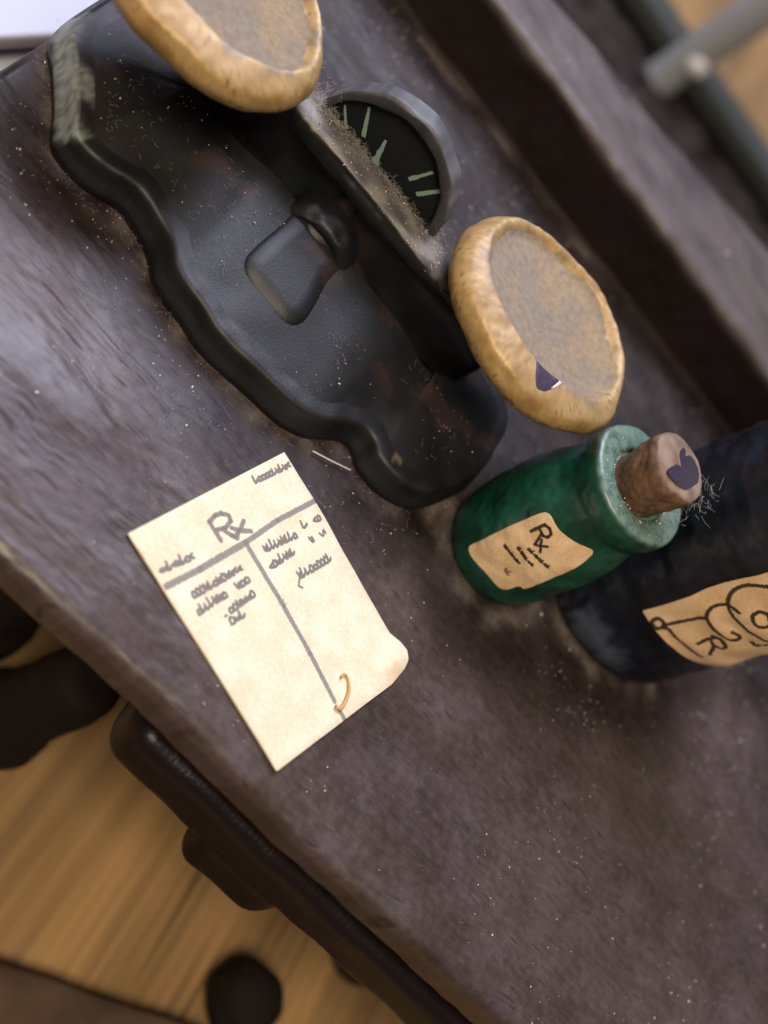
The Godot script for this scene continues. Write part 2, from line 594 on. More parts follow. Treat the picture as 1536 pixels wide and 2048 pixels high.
func ledge_material() -> StandardMaterial3D:
	var m := paint("dark_brown_resin_ledge", Color.WHITE, 0.45, 0.0, 0.5, true)
	bumpy(m, grain_texture(0.035, 4, 8, 2.0), 0.08, 0.3)
	return m

func build_scale() -> void:
	var t := thing("balance_scale", "black miniature balance scale with two dusty gold pans and a dial", "scale", Vector3(-24, 0, -12))
	var off := Vector3(24, 0, 12)
	var black := bumpy(paint("black_paint", Color.WHITE, 0.5, 0.0, 0.5, true), grain_texture(0.04, 4, 21, 2.5), 0.12, 0.35)
	var n := outline.size()
	var inset := pv([0.0, -0.4, -0.3, 0.2, -0.42, 0.7, -0.35, 1.1, 0.0, 1.6, 0.2, 2.2, 0.3, 2.8, 0.42, 3.15, 0.62, 3.38, 0.95, 3.48, 1.5, 3.5, 2.1, 3.52])
	var deep := 44
	var at := func(i: int, j: int) -> Vector3:
		var p := outline[i]
		var d := Vector2.ZERO
		for w in range(2, 20, 3): d += (outline[(i + w) % n] - outline[(i - w + n) % n]).normalized()
		d = d.normalized()
		var inward := Vector2(d.y, -d.x)
		if inward.dot(Vector2(-24, -12) - p) < 0.0: inward = -inward
		if j < inset.size():
			var k := inset[j]
			var q := p + inward * k.x
			var y := k.y + 0.10 * N(q.x * 0.3, q.y * 0.3, 24.0) * smoothstep(0.0, 1.0, k.y)
			return Vector3(q.x, y, q.y) + off
		var s := float(j - inset.size() + 1) / deep
		var a := p + inward * 2.1
		var spine := Vector2(clampf(p.x, -42.0, -6.0), -13.0)
		var q2 := a.lerp(spine, s)
		var h := 3.5 + 0.22 * minf(q2.distance_to(a), 14.0) + 0.05 * N(q2.x * 0.2, q2.y * 0.2, 20.0) * smoothstep(0.0, 0.15, s)
		return Vector3(q2.x, h, q2.y) + off
	var tint := func(p: Vector3, nn: Vector3) -> Color:
		var q: Vector3 = p - off
		var v := 0.0085 + 0.004 * N(q.x * 0.25, q.y * 0.25, q.z * 0.25)
		var c := Color(v, v * 1.08, v * 1.16)
		# settled dust on what faces up
		var d := clampf((nn.y - 0.55) * 2.0, 0.0, 1.0) * clampf(0.22 + 0.55 * N(q.x * 0.12, q.z * 0.12, 33.0) + 0.35 * N(q.x * 0.9, q.z * 0.9, 35.0), 0.0, 1.0)
		c = c.lerp(Color(0.085, 0.09, 0.10), d * 0.46)
		# old brown paint showing through behind the plate
		var bare := smoothstep(0.25, 0.6, N(q.x * 0.16 + 4.0, q.z * 0.2, 37.0) + 0.2 * N(q.x, q.z, 38.0)) * smoothstep(-6.0, -9.0, q.z)
		c = c.lerp(Color(0.035, 0.022, 0.018), bare * 0.8)
		# pale rubbed paint down the left front corner
		var a := Vector2(-45.9, -1.9)
		var b := Vector2(-52.6, -9.6)
		var w := Vector2(q.x, q.z)
		var tt := clampf((w - a).dot(b - a) / (b - a).length_squared(), -0.1, 1.1)
		var far := w.distance_to(a + (b - a) * tt) + 0.35 * N(q.x * 0.8, q.y * 0.8, q.z * 0.8)
		var rub_or_shade := smoothstep(1.7, 1.2, far) * smoothstep(0.6, 1.4, q.y) * (1.0 - smoothstep(3.35, 3.55, q.y))
		c = c.lerp(Color(0.27, 0.30, 0.285), rub_or_shade * clampf(0.75 + 0.5 * N(q.x * 1.5, q.y, q.z * 1.5), 0.0, 1.0))
		# a tan scuff on the right end of the front
		var far2 := Vector2(q.x + 3.2, q.z + 2.9).length() + 0.4 * N(q.x * 1.3, q.z * 1.3, 44.0)
		c = c.lerp(Color(0.17, 0.12, 0.07), smoothstep(0.75, 0.35, far2) * smoothstep(2.6, 3.1, q.y) * 0.8)
		return c
	obj("base", grid(n, inset.size() + deep, at, true, tint, null, true), black, t)
	# raised plate on the deck, leading back to the pillar
	var plate := smooth(pv([-27.6, -5.6, -27.2, -3.7, -25.6, -2.8, -22.4, -2.5, -20.2, -2.8, -19.3, -4.2, -19.5, -6.4, -20.2, -9.5, -20.3, -13.0, -21.2, -15.0, -24.8, -15.4, -27.2, -14.4, -27.4, -9.5]), 120, true)
	var rel := pv([0.0, -0.3, 0.2, 0.02, 0.55, 0.2, 1.0, 0.38, 1.4, 0.48, 1.8, 0.52])
	var plate_at := func(i: int, j: int) -> Vector3:
		var p := plate[i]
		var c := Vector2(-23.6, clampf(p.y, -12.0, -5.5))
		var q := p
		var lift := 0.52
		if j < rel.size():
			q = p.move_toward(c, rel[j].x)
			lift = rel[j].y
		else:
			q = p.move_toward(c, 1.8).lerp(c, float(j - rel.size() + 1) / 12.0)
		return Vector3(q.x, deck_height(q.x, q.y) + lift, q.y) + off
	obj("foot_plate", grid(plate.size(), rel.size() + 12, plate_at, true, tint, null, true), black, t)
	# pillar with a rounded pivot cover in front
	var pillar := smooth(pv([0.0, 2.0, 3.0, 2.0, 2.8, 3.5, 2.2, 5.0, 1.6, 9.5, 1.4, 10.4, 0.0, 10.6]), 40)
	var pl := obj("pillar", lathe(pillar, 48, 0.03, 3.0, Vector3.ZERO, tint), black, t)
	pl.position = (Vector3(-24.4, 0, -17.0) + off) * MM
	var arch := func(i: int, j: int) -> Vector3:
		# half ring standing over the plate
		var a := PI * (1.06 - 1.12 * j / 39.0)
		var b := TAU * i / 24.0
		var r := 3.5 + 1.0 * cos(b)
		var e := 0.25 * N(a * 2.0, b, 70.0)
		return Vector3(-23.9 + cos(a) * r, 5.2 + sin(a) * (r - 0.9) + e, -13.6 + 2.2 * sin(b)) + off
	obj("pivot_cover", grid(24, 40, arch, true, tint, null, true), black, t)
	var boss := smooth(pv([0.0, 2.5, 3.4, 2.5, 3.2, 5.0, 2.8, 6.6, 1.8, 7.3, 0.0, 7.4]), 26)
	var bo := obj("pivot_boss", lathe(boss, 32, 0.03, 9.0, Vector3.ZERO, tint), black, t)
	bo.position = (Vector3(-24.2, 0, -13.8) + off) * MM
	# upright back of the housing, under the beam
	var wall := func(x: float) -> Vector4:
		var u := absf(x + 24.5 - 24.0)
		return Vector4(6.6, -18.0 + off.z, 4.0 - 1.6 * smoothstep(16.0, 22.0, u), 2.2)
	obj("housing_back", bar_x(-46.0 + 24.0, -2.5 + 24.0, wall, 90, 48, tint), black, t)
	# beam, its top thick with dust
	var dusty := func(p: Vector3, nn: Vector3) -> Color:
		var q: Vector3 = p - off
		var v := 0.011 + 0.004 * N(q.x * 0.4, q.y * 0.4, q.z * 0.4)
		var d := smoothstep(0.35, 0.8, nn.y + 0.25 * N(q.x * 0.7, q.z * 0.7, 71.0))
		var c := Color(v, v * 1.06, v * 1.12).lerp(Color(0.17, 0.16, 0.155), d * (0.7 + 0.3 * N(q.x * 0.3, q.z * 0.8, 72.0)))
		var bare := smoothstep(0.3, 0.6, N(q.x * 0.25, q.z * 0.5, 73.0)) * d
		return c.lerp(Color(0.24, 0.22, 0.18), bare * 0.7)
	var beam := func(x: float) -> Vector4:
		var u := absf(x + 24.5 - 24.0)
		var mid := smoothstep(14.0, 8.0, u)
		return Vector4(11.3 + 0.35 * mid, -16.2 + off.z, lerpf(1.0, 1.3, mid), lerpf(1.2, 2.0, mid))
	obj("beam", bar_x(-44.0 + 24.0, -5.0 + 24.0, beam, 160, 64, dusty), black, t)
	# dial: a half disc recessed behind a thick rim, with painted graduation marks
	var cx := -25.0
	var cy := 12.0
	var half := PackedVector2Array()
	for k in 41:
		var a := PI * (-0.04 + 1.08 * k / 40.0)
		half.append(Vector2(cx + 7.6 * cos(a) + off.x, cy + 7.6 * sin(a)))
	half.append(Vector2(cx - 7.4 + off.x, cy - 2.0))
	half.append(Vector2(cx + 7.4 + off.x, cy - 2.0))
	var dial_black := bumpy(paint("dial_black", lin(0.010, 0.012, 0.012).linear_to_srgb(), 0.7, 0.0, 0.3), grain_texture(0.04, 4, 22, 2.0), 0.12, 0.3)
	obj("dial", slab(half, -20.2 + off.z, -18.2 + off.z), dial_black, t)
	var rim_tint := func(p: Vector3, nn: Vector3) -> Color:
		var q: Vector3 = p - off
		var v := 0.03 + 0.01 * N(q.x * 0.4, q.y * 0.4, q.z)
		var d := smoothstep(-0.2, 0.5, nn.y) * clampf(0.55 + 0.4 * N(q.x * 0.25, q.y * 0.25, 74.0) + 0.25 * N(q.x * 1.3, q.y * 1.3, 75.0), 0.0, 1.0)
		return Color(v, v * 1.03, v * 1.1).lerp(Color(0.17, 0.168, 0.185), d * 0.7)
	var rim_at := func(i: int, j: int) -> Vector3:
		var a := PI * (1.02 - 1.07 * j / 79.0)
		var b := TAU * i / 28.0
		var e := 0.4
		var u := signf(cos(b)) * pow(absf(cos(b)), e)
		var v := signf(sin(b)) * pow(absf(sin(b)), e)
		var pinch := 1.0 if j > 0 and j < 79 else 0.0
		var thick := 0.62 * (0.55 + 0.55 * smoothstep(PI * 1.0, PI * 0.6, a)) * (1.0 + 0.25 * N(a * 3.0, 81.0))
		var r := 7.75 + u * thick * pinch + 0.18 * N(a * 2.0, b * 0.6, 80.0)
		return Vector3(cx + cos(a) * r, cy + sin(a) * r, -18.6 + v * 1.3 * pinch) + off
	obj("dial_rim", grid(28, 80, rim_at, true, rim_tint, null, false), bumpy(paint("dusty_rim", Color.WHITE, 0.5, 0.0, 0.5, true), grain_texture(0.05, 3, 23, 2.0), 0.15, 0.35), t)
	var tick_paint := bumpy(paint("pale_green_paint", lin(0.23, 0.33, 0.27).linear_to_srgb(), 0.7), grain_texture(0.08, 3, 24, 2.0), 0.3, 0.5)
	# each mark: foot x, foot y, head x, head y, half widths at the foot and the head
	for k in [[-29.75, 12.6, -31.5, 14.2, 0.14, 0.09], [-28.2, 13.6, -29.9, 16.2, 0.2, 0.13], [-25.6, 12.5, -26.6, 15.3, 0.45, 0.12], [-22.45, 14.6, -21.6, 17.2, 0.2, 0.13], [-20.9, 14.2, -19.6, 16.9, 0.22, 0.17]]:
		var p := Vector2(k[0], k[1])
		var q := Vector2(k[2], k[3])
		var sdir := (q - p).normalized().orthogonal()
		var poly := PackedVector2Array()
		for s in 9:
			var u := s / 8.0
			poly.append(p.lerp(q, u) + sdir * (lerpf(k[4], k[5], u) * (1.0 + 0.35 * N(u * 4.0, k[0]))) + Vector2(off.x, 0))
		for s in 9:
			var u := 1.0 - s / 8.0
			poly.append(p.lerp(q, u) - sdir * (lerpf(k[4], k[5], u) * (1.0 + 0.35 * N(u * 4.0, k[0], 5.0))) + Vector2(off.x, 0))
		obj("graduation_mark", slab(poly, -18.25 + off.z, -18.1 + off.z), tick_paint, t)
	# pans on their stems
	var stem := smooth(pv([0.0, 0.0, 1.4, 0.0, 1.5, 1.0, 1.6, 2.2, 2.6, 3.4]), 36)
	for p in [Vector3(-4.8, 0, -16.4), Vector3(-43.6, 0, -15.6)]:
		var s := obj("pan_stem", lathe(stem, 32, 0.04, p.x, Vector3.ZERO, tint), black, t)
		s.position = (p + Vector3(0, 10.6, 0) + off) * MM
	var p1 := build_pan(1.0, 0.0)
	p1.name = "pan"
	t.add_child(p1, true)
	p1.position = (Vector3(-3.3, 17.7, -17.6) + off) * MM
	p1.set_meta("label", "right gold pan with a dark purple chip on its front rim")
	var p2 := build_pan(2.0, 40.0)
	p2.name = "pan"
	t.add_child(p2, true)
	p2.position = (Vector3(-46.0, 17.4, -11.6) + off) * MM
	p2.set_meta("label", "left gold pan, half out of the picture")
	build_chip(p1)

var pan_profile := PackedVector2Array()

func pan_point(a: float, p: Vector2, which: float) -> Vector3:
	var s := sin(a)
	var c := cos(a)
	var egg := 1.0 + 0.045 * N(s * 1.1 + which * 9.0, c * 1.1, which) + 0.008 * N(s * 3.5, c * 3.5, which)
	var r := p.x * 0.97 * egg * (1.0 - (0.2 * maxf(0.0, c) - 0.085 * maxf(0.0, -c)) * smoothstep(0.0, 9.0, p.x) * smoothstep(11.9, 10.4, p.x) * (1.0 if p.y > -1.0 else 0.0))
	var lump := 0.10 * N(s * r * 0.22 + which * 5.0, c * r * 0.22, p.y * 0.4) + 0.06 * N(s * r * 0.8, c * r * 0.8, p.y * 0.9 + which)
	return Vector3(s * r, p.y + lump, c * r * 0.87)

func build_pan(which: float, shift: float) -> MeshInstance3D:
	pan_profile = smooth(pv([0.0, -4.3, 5.0, -4.5, 9.4, -4.1, 11.5, -3.1, 12.2, -2.0, 12.1, -1.0, 11.6, -0.1, 10.9, 0.45, 10.4, 0.6, 10.0, 0.4, 9.5, -0.1, 8.8, -0.4, 7.0, -0.48, 4.0, -0.48, 0.0, -0.45]), 100)
	var at := func(i: int, j: int) -> Vector3: return pan_point(TAU * i / 300.0, pan_profile[j], which)
	var tint := func(p: Vector3, nn: Vector3) -> Color:
		var n1 := N(p.x * 0.35 + shift, p.y * 0.5, p.z * 0.35)
		var n2 := N(p.x * 1.4 + shift, p.y * 1.4, p.z * 1.4)
		var n3 := N(p.x * 4.0 + shift, p.y * 4.0, p.z * 4.0)
		var gold := Color(0.34, 0.205, 0.07).lerp(Color(0.58, 0.40, 0.17), clampf(0.5 + 0.6 * n1 + 0.3 * n2, 0.0, 1.0))
		gold = gold.lerp(Color(0.17, 0.085, 0.03), clampf(0.8 * (n2 + 0.6 * n3 - 0.3) + 0.8 * (n1 - 0.2) + 0.5 * smoothstep(-1.2, -3.0, p.y), 0.0, 0.85))
		# a film of settled dust in the dish
		var r := Vector2(p.x, p.z).length()
		r = Vector2(p.x, p.z / 0.87 / (1.0 - 0.2 * maxf(0.0, p.z / maxf(r, 0.1)))).length()
		var d := smoothstep(10.6, 9.2, r + 0.9 * n1 + 0.3 * n2) * smoothstep(0.3, 0.9, nn.y) * clampf(0.92 - 0.5 * maxf(0.0, N(p.x * 0.14 + shift, p.z * 0.2, 90.0)), 0.0, 1.0)
		d = maxf(d, 0.28 * smoothstep(0.5, 0.95, nn.y))
		var film := Color(0.235, 0.20, 0.16) * (1.0 + 0.10 * n2 + 0.12 * n3)
		return gold.lerp(film, d * (0.86 + 0.1 * n2))
	var m := bumpy(paint("old_gold_paint", Color.WHITE, 0.46, 0.15, 0.45, true), grain_texture(0.05, 4, 25, 3.0), 0.14, 0.3)
	var o := MeshInstance3D.new()
	o.mesh = grid(300, pan_profile.size(), at, true, tint, null, false)
	o.material_override = m
	# settled dust: a thin film lying in the dish, ragged at its edge
	var film_at := func(i: int, j: int) -> Vector3:
		var a := TAU * i / 220.0
		var u := pan_profile.size() - 1 - j
		var p := pan_profile[u]
		var edge := 9.55 + 0.35 * N(sin(a) * 2.0 + shift, cos(a) * 2.0, 95.0) + 0.15 * N(sin(a) * 9.0 + shift, cos(a) * 9.0, 96.0)
		var lift := 0.035
		if p.x > edge:
			p = Vector2(edge, 0.0)
			for k in range(pan_profile.size() - 2, 40, -1):
				if pan_profile[k].x >= edge:
					p = Vector2(edge, lerpf(pan_profile[k + 1].y, pan_profile[k].y, (edge - pan_profile[k + 1].x) / maxf(pan_profile[k].x - pan_profile[k + 1].x, 1e-5)))
					break
			lift = -0.02
		return pan_point(a, p, which) + Vector3(0, lift, 0)
	var count := 0
	for k in range(pan_profile.size() - 1, 40, -1):
		count += 1
		if pan_profile[k].x > 10.0: break
	var film_tint := func(p: Vector3, nn: Vector3) -> Color:
		var n1 := N(p.x * 0.22 + shift, p.z * 0.22, 97.0)
		var n2 := N(p.x * 1.2 + shift, p.z * 1.2, 98.0)
		var n3 := N(p.x * 5.0 + shift, p.z * 5.0, 99.0)
		var c := Color(0.225, 0.192, 0.150).lerp(Color(0.31, 0.225, 0.125), clampf(0.12 + 0.45 * n1 + 0.12 * n2 + 0.045 * (p.x * 0.4 - p.z), 0.0, 0.9))
		return c * (1.0 + 0.12 * n2 + 0.14 * n3)
	obj("dust_film", grid(220, count, film_at, true, film_tint, null, true), paint("settled_dust", Color.WHITE, 0.85, 0.0, 0.35, true), o)
	return o

# a flake knocked off the rim: the purple ground coat with a white broken edge
func build_chip(pan: MeshInstance3D) -> void:
	var shapes := [[0.05, "chip_edge", paint("white_plaster", srgb(236, 234, 238), 0.6)], [0.09, "chip", bumpy(paint("purple_ground_coat", srgb(66, 57, 80), 0.3), grain_texture(0.06, 3, 26, 2.0), 0.2, 0.4)]]
	# outline in (angle in degrees from +z towards +x, radius)
	var polys := [pv([18.0, 9.6, 27.0, 8.95, 30.0, 9.15, 31.3, 9.8, 27.8, 10.6, 20.5, 11.15, 15.0, 11.2]), pv([-8.0, 9.1, 2.0, 8.85, 14.0, 8.75, 24.0, 8.8, 28.5, 9.2, 29.5, 9.8, 26.0, 10.7, 19.0, 11.3, 13.0, 11.45, 8.0, 11.1, 3.0, 10.4, -2.0, 9.7])]
	for k in 2:
		var poly := smooth(polys[k], 60, true)
		var mid := Vector2.ZERO
		for p in poly: mid += p / poly.size()
		var lift: float = shapes[k][0]
		var at := func(i: int, j: int) -> Vector3:
			var q := poly[i].lerp(mid, j / 10.0)
			var rr := q.y
			# height of the pan's top at this radius
			var y := -0.1
			for s in pan_profile.size() - 1:
				var u := pan_profile[s]
				var v := pan_profile[s + 1]
				if s > 40 and u.y > -1.2 and rr <= u.x and rr >= v.x:
					y = lerpf(u.y, v.y, (u.x - rr) / maxf(u.x - v.x, 1e-5))
					break
			var p := pan_point(deg_to_rad(q.x), Vector2(rr, y), 1.0)
			return p + Vector3(0, lift if j > 0 else lift - 0.12, 0)
		obj(shapes[k][1], grid(poly.size(), 10, at, true, null, null, true), shapes[k][2], pan)

func build_green_bottle() -> void:
	var o3 := Vector3(13.2, 0, -8.3)
	var lean := Vector3(0.15, 0, -1.7)
	var t := thing("green_bottle", "small green bottle with wide dusty lip, brown cork and Rx label", "bottle", o3)
	var prof := smooth(pv([0.0, -0.3, 5.4, -0.3, 6.3, 0.4, 6.75, 2.0, 7.0, 5.0, 7.05, 9.0, 6.8, 12.0, 6.3, 14.0, 6.0, 15.2, 5.95, 15.9, 6.15, 16.5, 6.3, 17.3, 6.4, 18.2, 6.35, 18.9, 6.15, 19.2, 5.8, 19.3, 4.6, 19.2, 3.8, 19.0, 3.3, 18.5, 0.0, 18.2]), 120)
	var tint := func(p: Vector3, nn: Vector3) -> Color:
		var n1 := N(p.x * 0.22, p.y * 0.22, p.z * 0.22 + 3.0)
		var n2 := N(p.x * 0.9, p.y * 0.5, p.z * 0.9 + 3.0)
		var n3 := N(p.x * 4.0, p.y * 4.0, p.z * 4.0)
		var c := Color(0.004, 0.034, 0.021).lerp(Color(0.012, 0.088, 0.053), clampf(0.5 + 0.6 * n1 + 0.4 * n2, 0.0, 1.0))
		c = c.lerp(Color(0.004, 0.022, 0.016), clampf(n2 * 0.7 - 0.1, 0.0, 0.7))
		var d := smoothstep(0.25, 0.75, nn.y) * smoothstep(12.0, 17.5, p.y) * clampf(0.85 + 0.5 * n2 + 0.4 * n3, 0.0, 1.0)
		d = maxf(d, smoothstep(0.5, 0.9, nn.y) * smoothstep(9.0, 14.0, p.y) * 0.35)
		return c.lerp(Color(0.15, 0.225, 0.185), d * 0.95)
	var glass := bumpy(paint("green_paint", Color.WHITE, 0.34, 0.0, 0.5, true), grain_texture(0.03, 4, 27, 2.5), 0.12, 0.22)
	obj("body", lathe(prof, 200, 0.02, 2.0, lean, tint), glass, t)
	# cork
	var cork := smooth(pv([3.15, 17.8, 3.2, 19.2, 3.45, 21.0, 3.65, 22.6, 3.55, 23.4, 3.1, 23.75, 1.5, 23.9, 0.0, 23.9]), 60)
	var ct := func(p: Vector3, nn: Vector3) -> Color:
		var n1 := N(p.x * 0.5, p.y * 0.5, p.z * 0.5 + 8.0)
		var n2 := N(p.x * 3.0, p.y * 3.0, p.z * 3.0)
		var c := Color(0.145, 0.082, 0.048) * (1.0 + 0.35 * n1 + 0.25 * n2)
		return c.lerp(Color(0.27, 0.215, 0.165), smoothstep(0.4, 0.9, nn.y) * clampf(0.5 + 0.4 * n1, 0.0, 1.0))
	var cm := bumpy(paint("brown_paint", Color.WHITE, 0.6, 0.0, 0.4, true), grain_texture(0.05, 4, 28, 3.0), 0.2, 0.4)
	var ck := obj("cork", lathe(cork, 100, 0.06, 5.0, lean, ct), cm, t)
	# a dark painted blot on the cork's top
	var c0 := lean * (23.9 / 20.0)
	var blot := pv([-0.8, -1.8, -0.35, -1.9, -0.1, -1.3, 0.35, -2.0, 1.1, -2.0, 1.9, -1.6, 2.4, -0.4, 2.0, 0.9, 1.4, 2.0, 0.3, 2.7, -1.1, 2.8, -1.5, 2.4, -0.75, 0.8, -0.15, 0.3, -0.85, -0.7])
	var flat := PackedVector2Array()
	for p in smooth(blot, 70, true):
		var q := p + Vector2(0.06 * N(p.x * 4.0, p.y * 4.0), 0.06 * N(p.y * 4.0, p.x * 4.0))
		flat.append(Vector2(q.x, -q.y))
	var bl := obj("ink_blot", slab(flat, 0.0, 0.05), bumpy(paint("dark_violet_ink", srgb(48, 42, 54), 0.35), grain_texture(0.06, 3, 29, 2.0), 0.25, 0.5), ck)
	bl.position = (c0 + Vector3(0, 23.92, 0)) * MM
	bl.rotation = Vector3(-PI / 2, 0, 0)
	# label pasted round the front
	var px := 60.0
	var im := paper_image(int(8 * px), int(13 * px), srgb(226, 194, 152), 0.06, 5.0)
	var ink := srgb(42, 36, 32)
	var put := func(flatpts: Array) -> PackedVector2Array:
		var out := PackedVector2Array()
		for q in pv(flatpts): out.append(Vector2(q.x + 5.2, 15.0 - q.y))
		return out
	stroke(im, put.call([-3.54, 10.46, -3.55, 12.12]), 0.36, ink, px)
	stroke(im, put.call([-3.55, 12.12, -3.02, 12.45, -2.45, 12.3, -2.3, 11.85, -2.6, 11.5, -3.4, 11.45]), 0.32, ink, px)
	stroke(im, put.call([-2.9, 11.45, -2.55, 10.9, -2.3, 10.4]), 0.32, ink, px)
	stroke(im, put.call([-2.35, 11.15, -1.8, 10.7, -1.3, 10.35]), 0.3, ink, px)
	stroke(im, put.call([-1.45, 11.3, -1.8, 10.75, -2.2, 10.2]), 0.3, ink, px)
	var pen := RandomNumberGenerator.new()
	pen.seed = 31
	for l in [[-2.12, 9.3, 0.69, 9.9], [-2.65, 8.28, -0.22, 8.7], [-3.36, 6.89, -1.03, 7.5]]:
		scrawl(im, put.call([l[0], l[1]])[0], put.call([l[2], l[3]])[0], 0.42, 0.15, ink, px, pen)
	scrawl(im, put.call([-1.2, 5.5])[0], put.call([-0.3, 5.4])[0], 0.55, 0.2, srgb(120, 100, 80), px, pen)
	var edge := smooth(pv([-4.5, 2.6, -4.7, 5.0, -4.8, 8.5, -4.75, 12.1, -4.45, 12.75, -3.9, 12.95, -2.6, 13.1, -1.0, 13.6, 0.6, 14.2, 1.5, 14.4, 1.95, 14.0, 2.05, 11.8, 1.9, 8.4, 1.8, 5.9, 1.3, 5.6, 1.1, 4.2, 0.5, 3.6, -1.7, 3.3]), 110, true)
	obj("label", wrapped(edge, Vector2(-1.4, 8.5), prof, lean, 0.16, func(q: Vector2) -> Vector2: return Vector2((q.x + 5.2) / 8.0, (15.0 - q.y) / 13.0), 2.0, 0.02, 2.0), printed("label_paper", im), t)

func printed(called: String, im: Image) -> StandardMaterial3D:
	var m := paint(called, Color.WHITE, 0.62, 0.0, 0.4)
	m.albedo_texture = ImageTexture.create_from_image(im)
	m.texture_repeat = false
	return m

# a paper patch that follows a turned body: outline in (arc length, height)
func wrapped(edge: PackedVector2Array, mid: Vector2, prof: PackedVector2Array, lean: Vector3, lift: float, uv: Callable, square: float, wobble: float, seed_shift: float, nominal := 7.0) -> ArrayMesh:
	var where := func(q: Vector2, up: float) -> Vector3:
		var r := 0.0
		for s in prof.size() - 1:
			if q.y >= prof[s].y and q.y <= prof[s + 1].y and prof[s].x > 2.0:
				r = lerpf(prof[s].x, prof[s + 1].x, (q.y - prof[s].y) / maxf(prof[s + 1].y - prof[s].y, 1e-5))
				break
		var a := q.x / nominal
		var sn := sin(a)
		var cs := cos(a)
		if square != 2.0:
			r *= pow(pow(absf(sn), square) + pow(absf(cs), square), -1.0 / square)
		r *= 1.0 + wobble * (N(sn * 1.2 + seed_shift, q.y * 0.35, cs * 1.2) + 0.4 * N(sn * 4.8 + seed_shift, q.y * 1.05, cs * 4.8))
		r += up
		return Vector3(sn * r, q.y, cs * r) + lean * (q.y / 20.0)
	var cells := PackedVector2Array()
	for j in 16:
		for i in edge.size():
			cells.append(edge[i] if j < 2 else edge[i].lerp(mid, (j - 1) / 14.0))
	var n := edge.size()
	var st := SurfaceTool.new()
	st.begin(Mesh.PRIMITIVE_TRIANGLES)
	st.set_smooth_group(0)
	for j in 15:
		for i in n:
			var i2 := (i + 1) % n
			var four := [cells[j * n + i], cells[j * n + i2], cells[(j + 1) * n + i], cells[(j + 1) * n + i2]]
			var ups := [lift * 0.1 if j == 0 else lift, lift]
			for k in [0, 1, 2, 2, 1, 3]:
				st.set_smooth_group(0 if j > 0 else 1)
				st.set_uv(uv.call(four[k]))
				st.add_vertex(where.call(four[k], ups[0] if k < 2 else ups[1]) * MM)
	st.index()
	st.generate_normals()
	return st.commit()

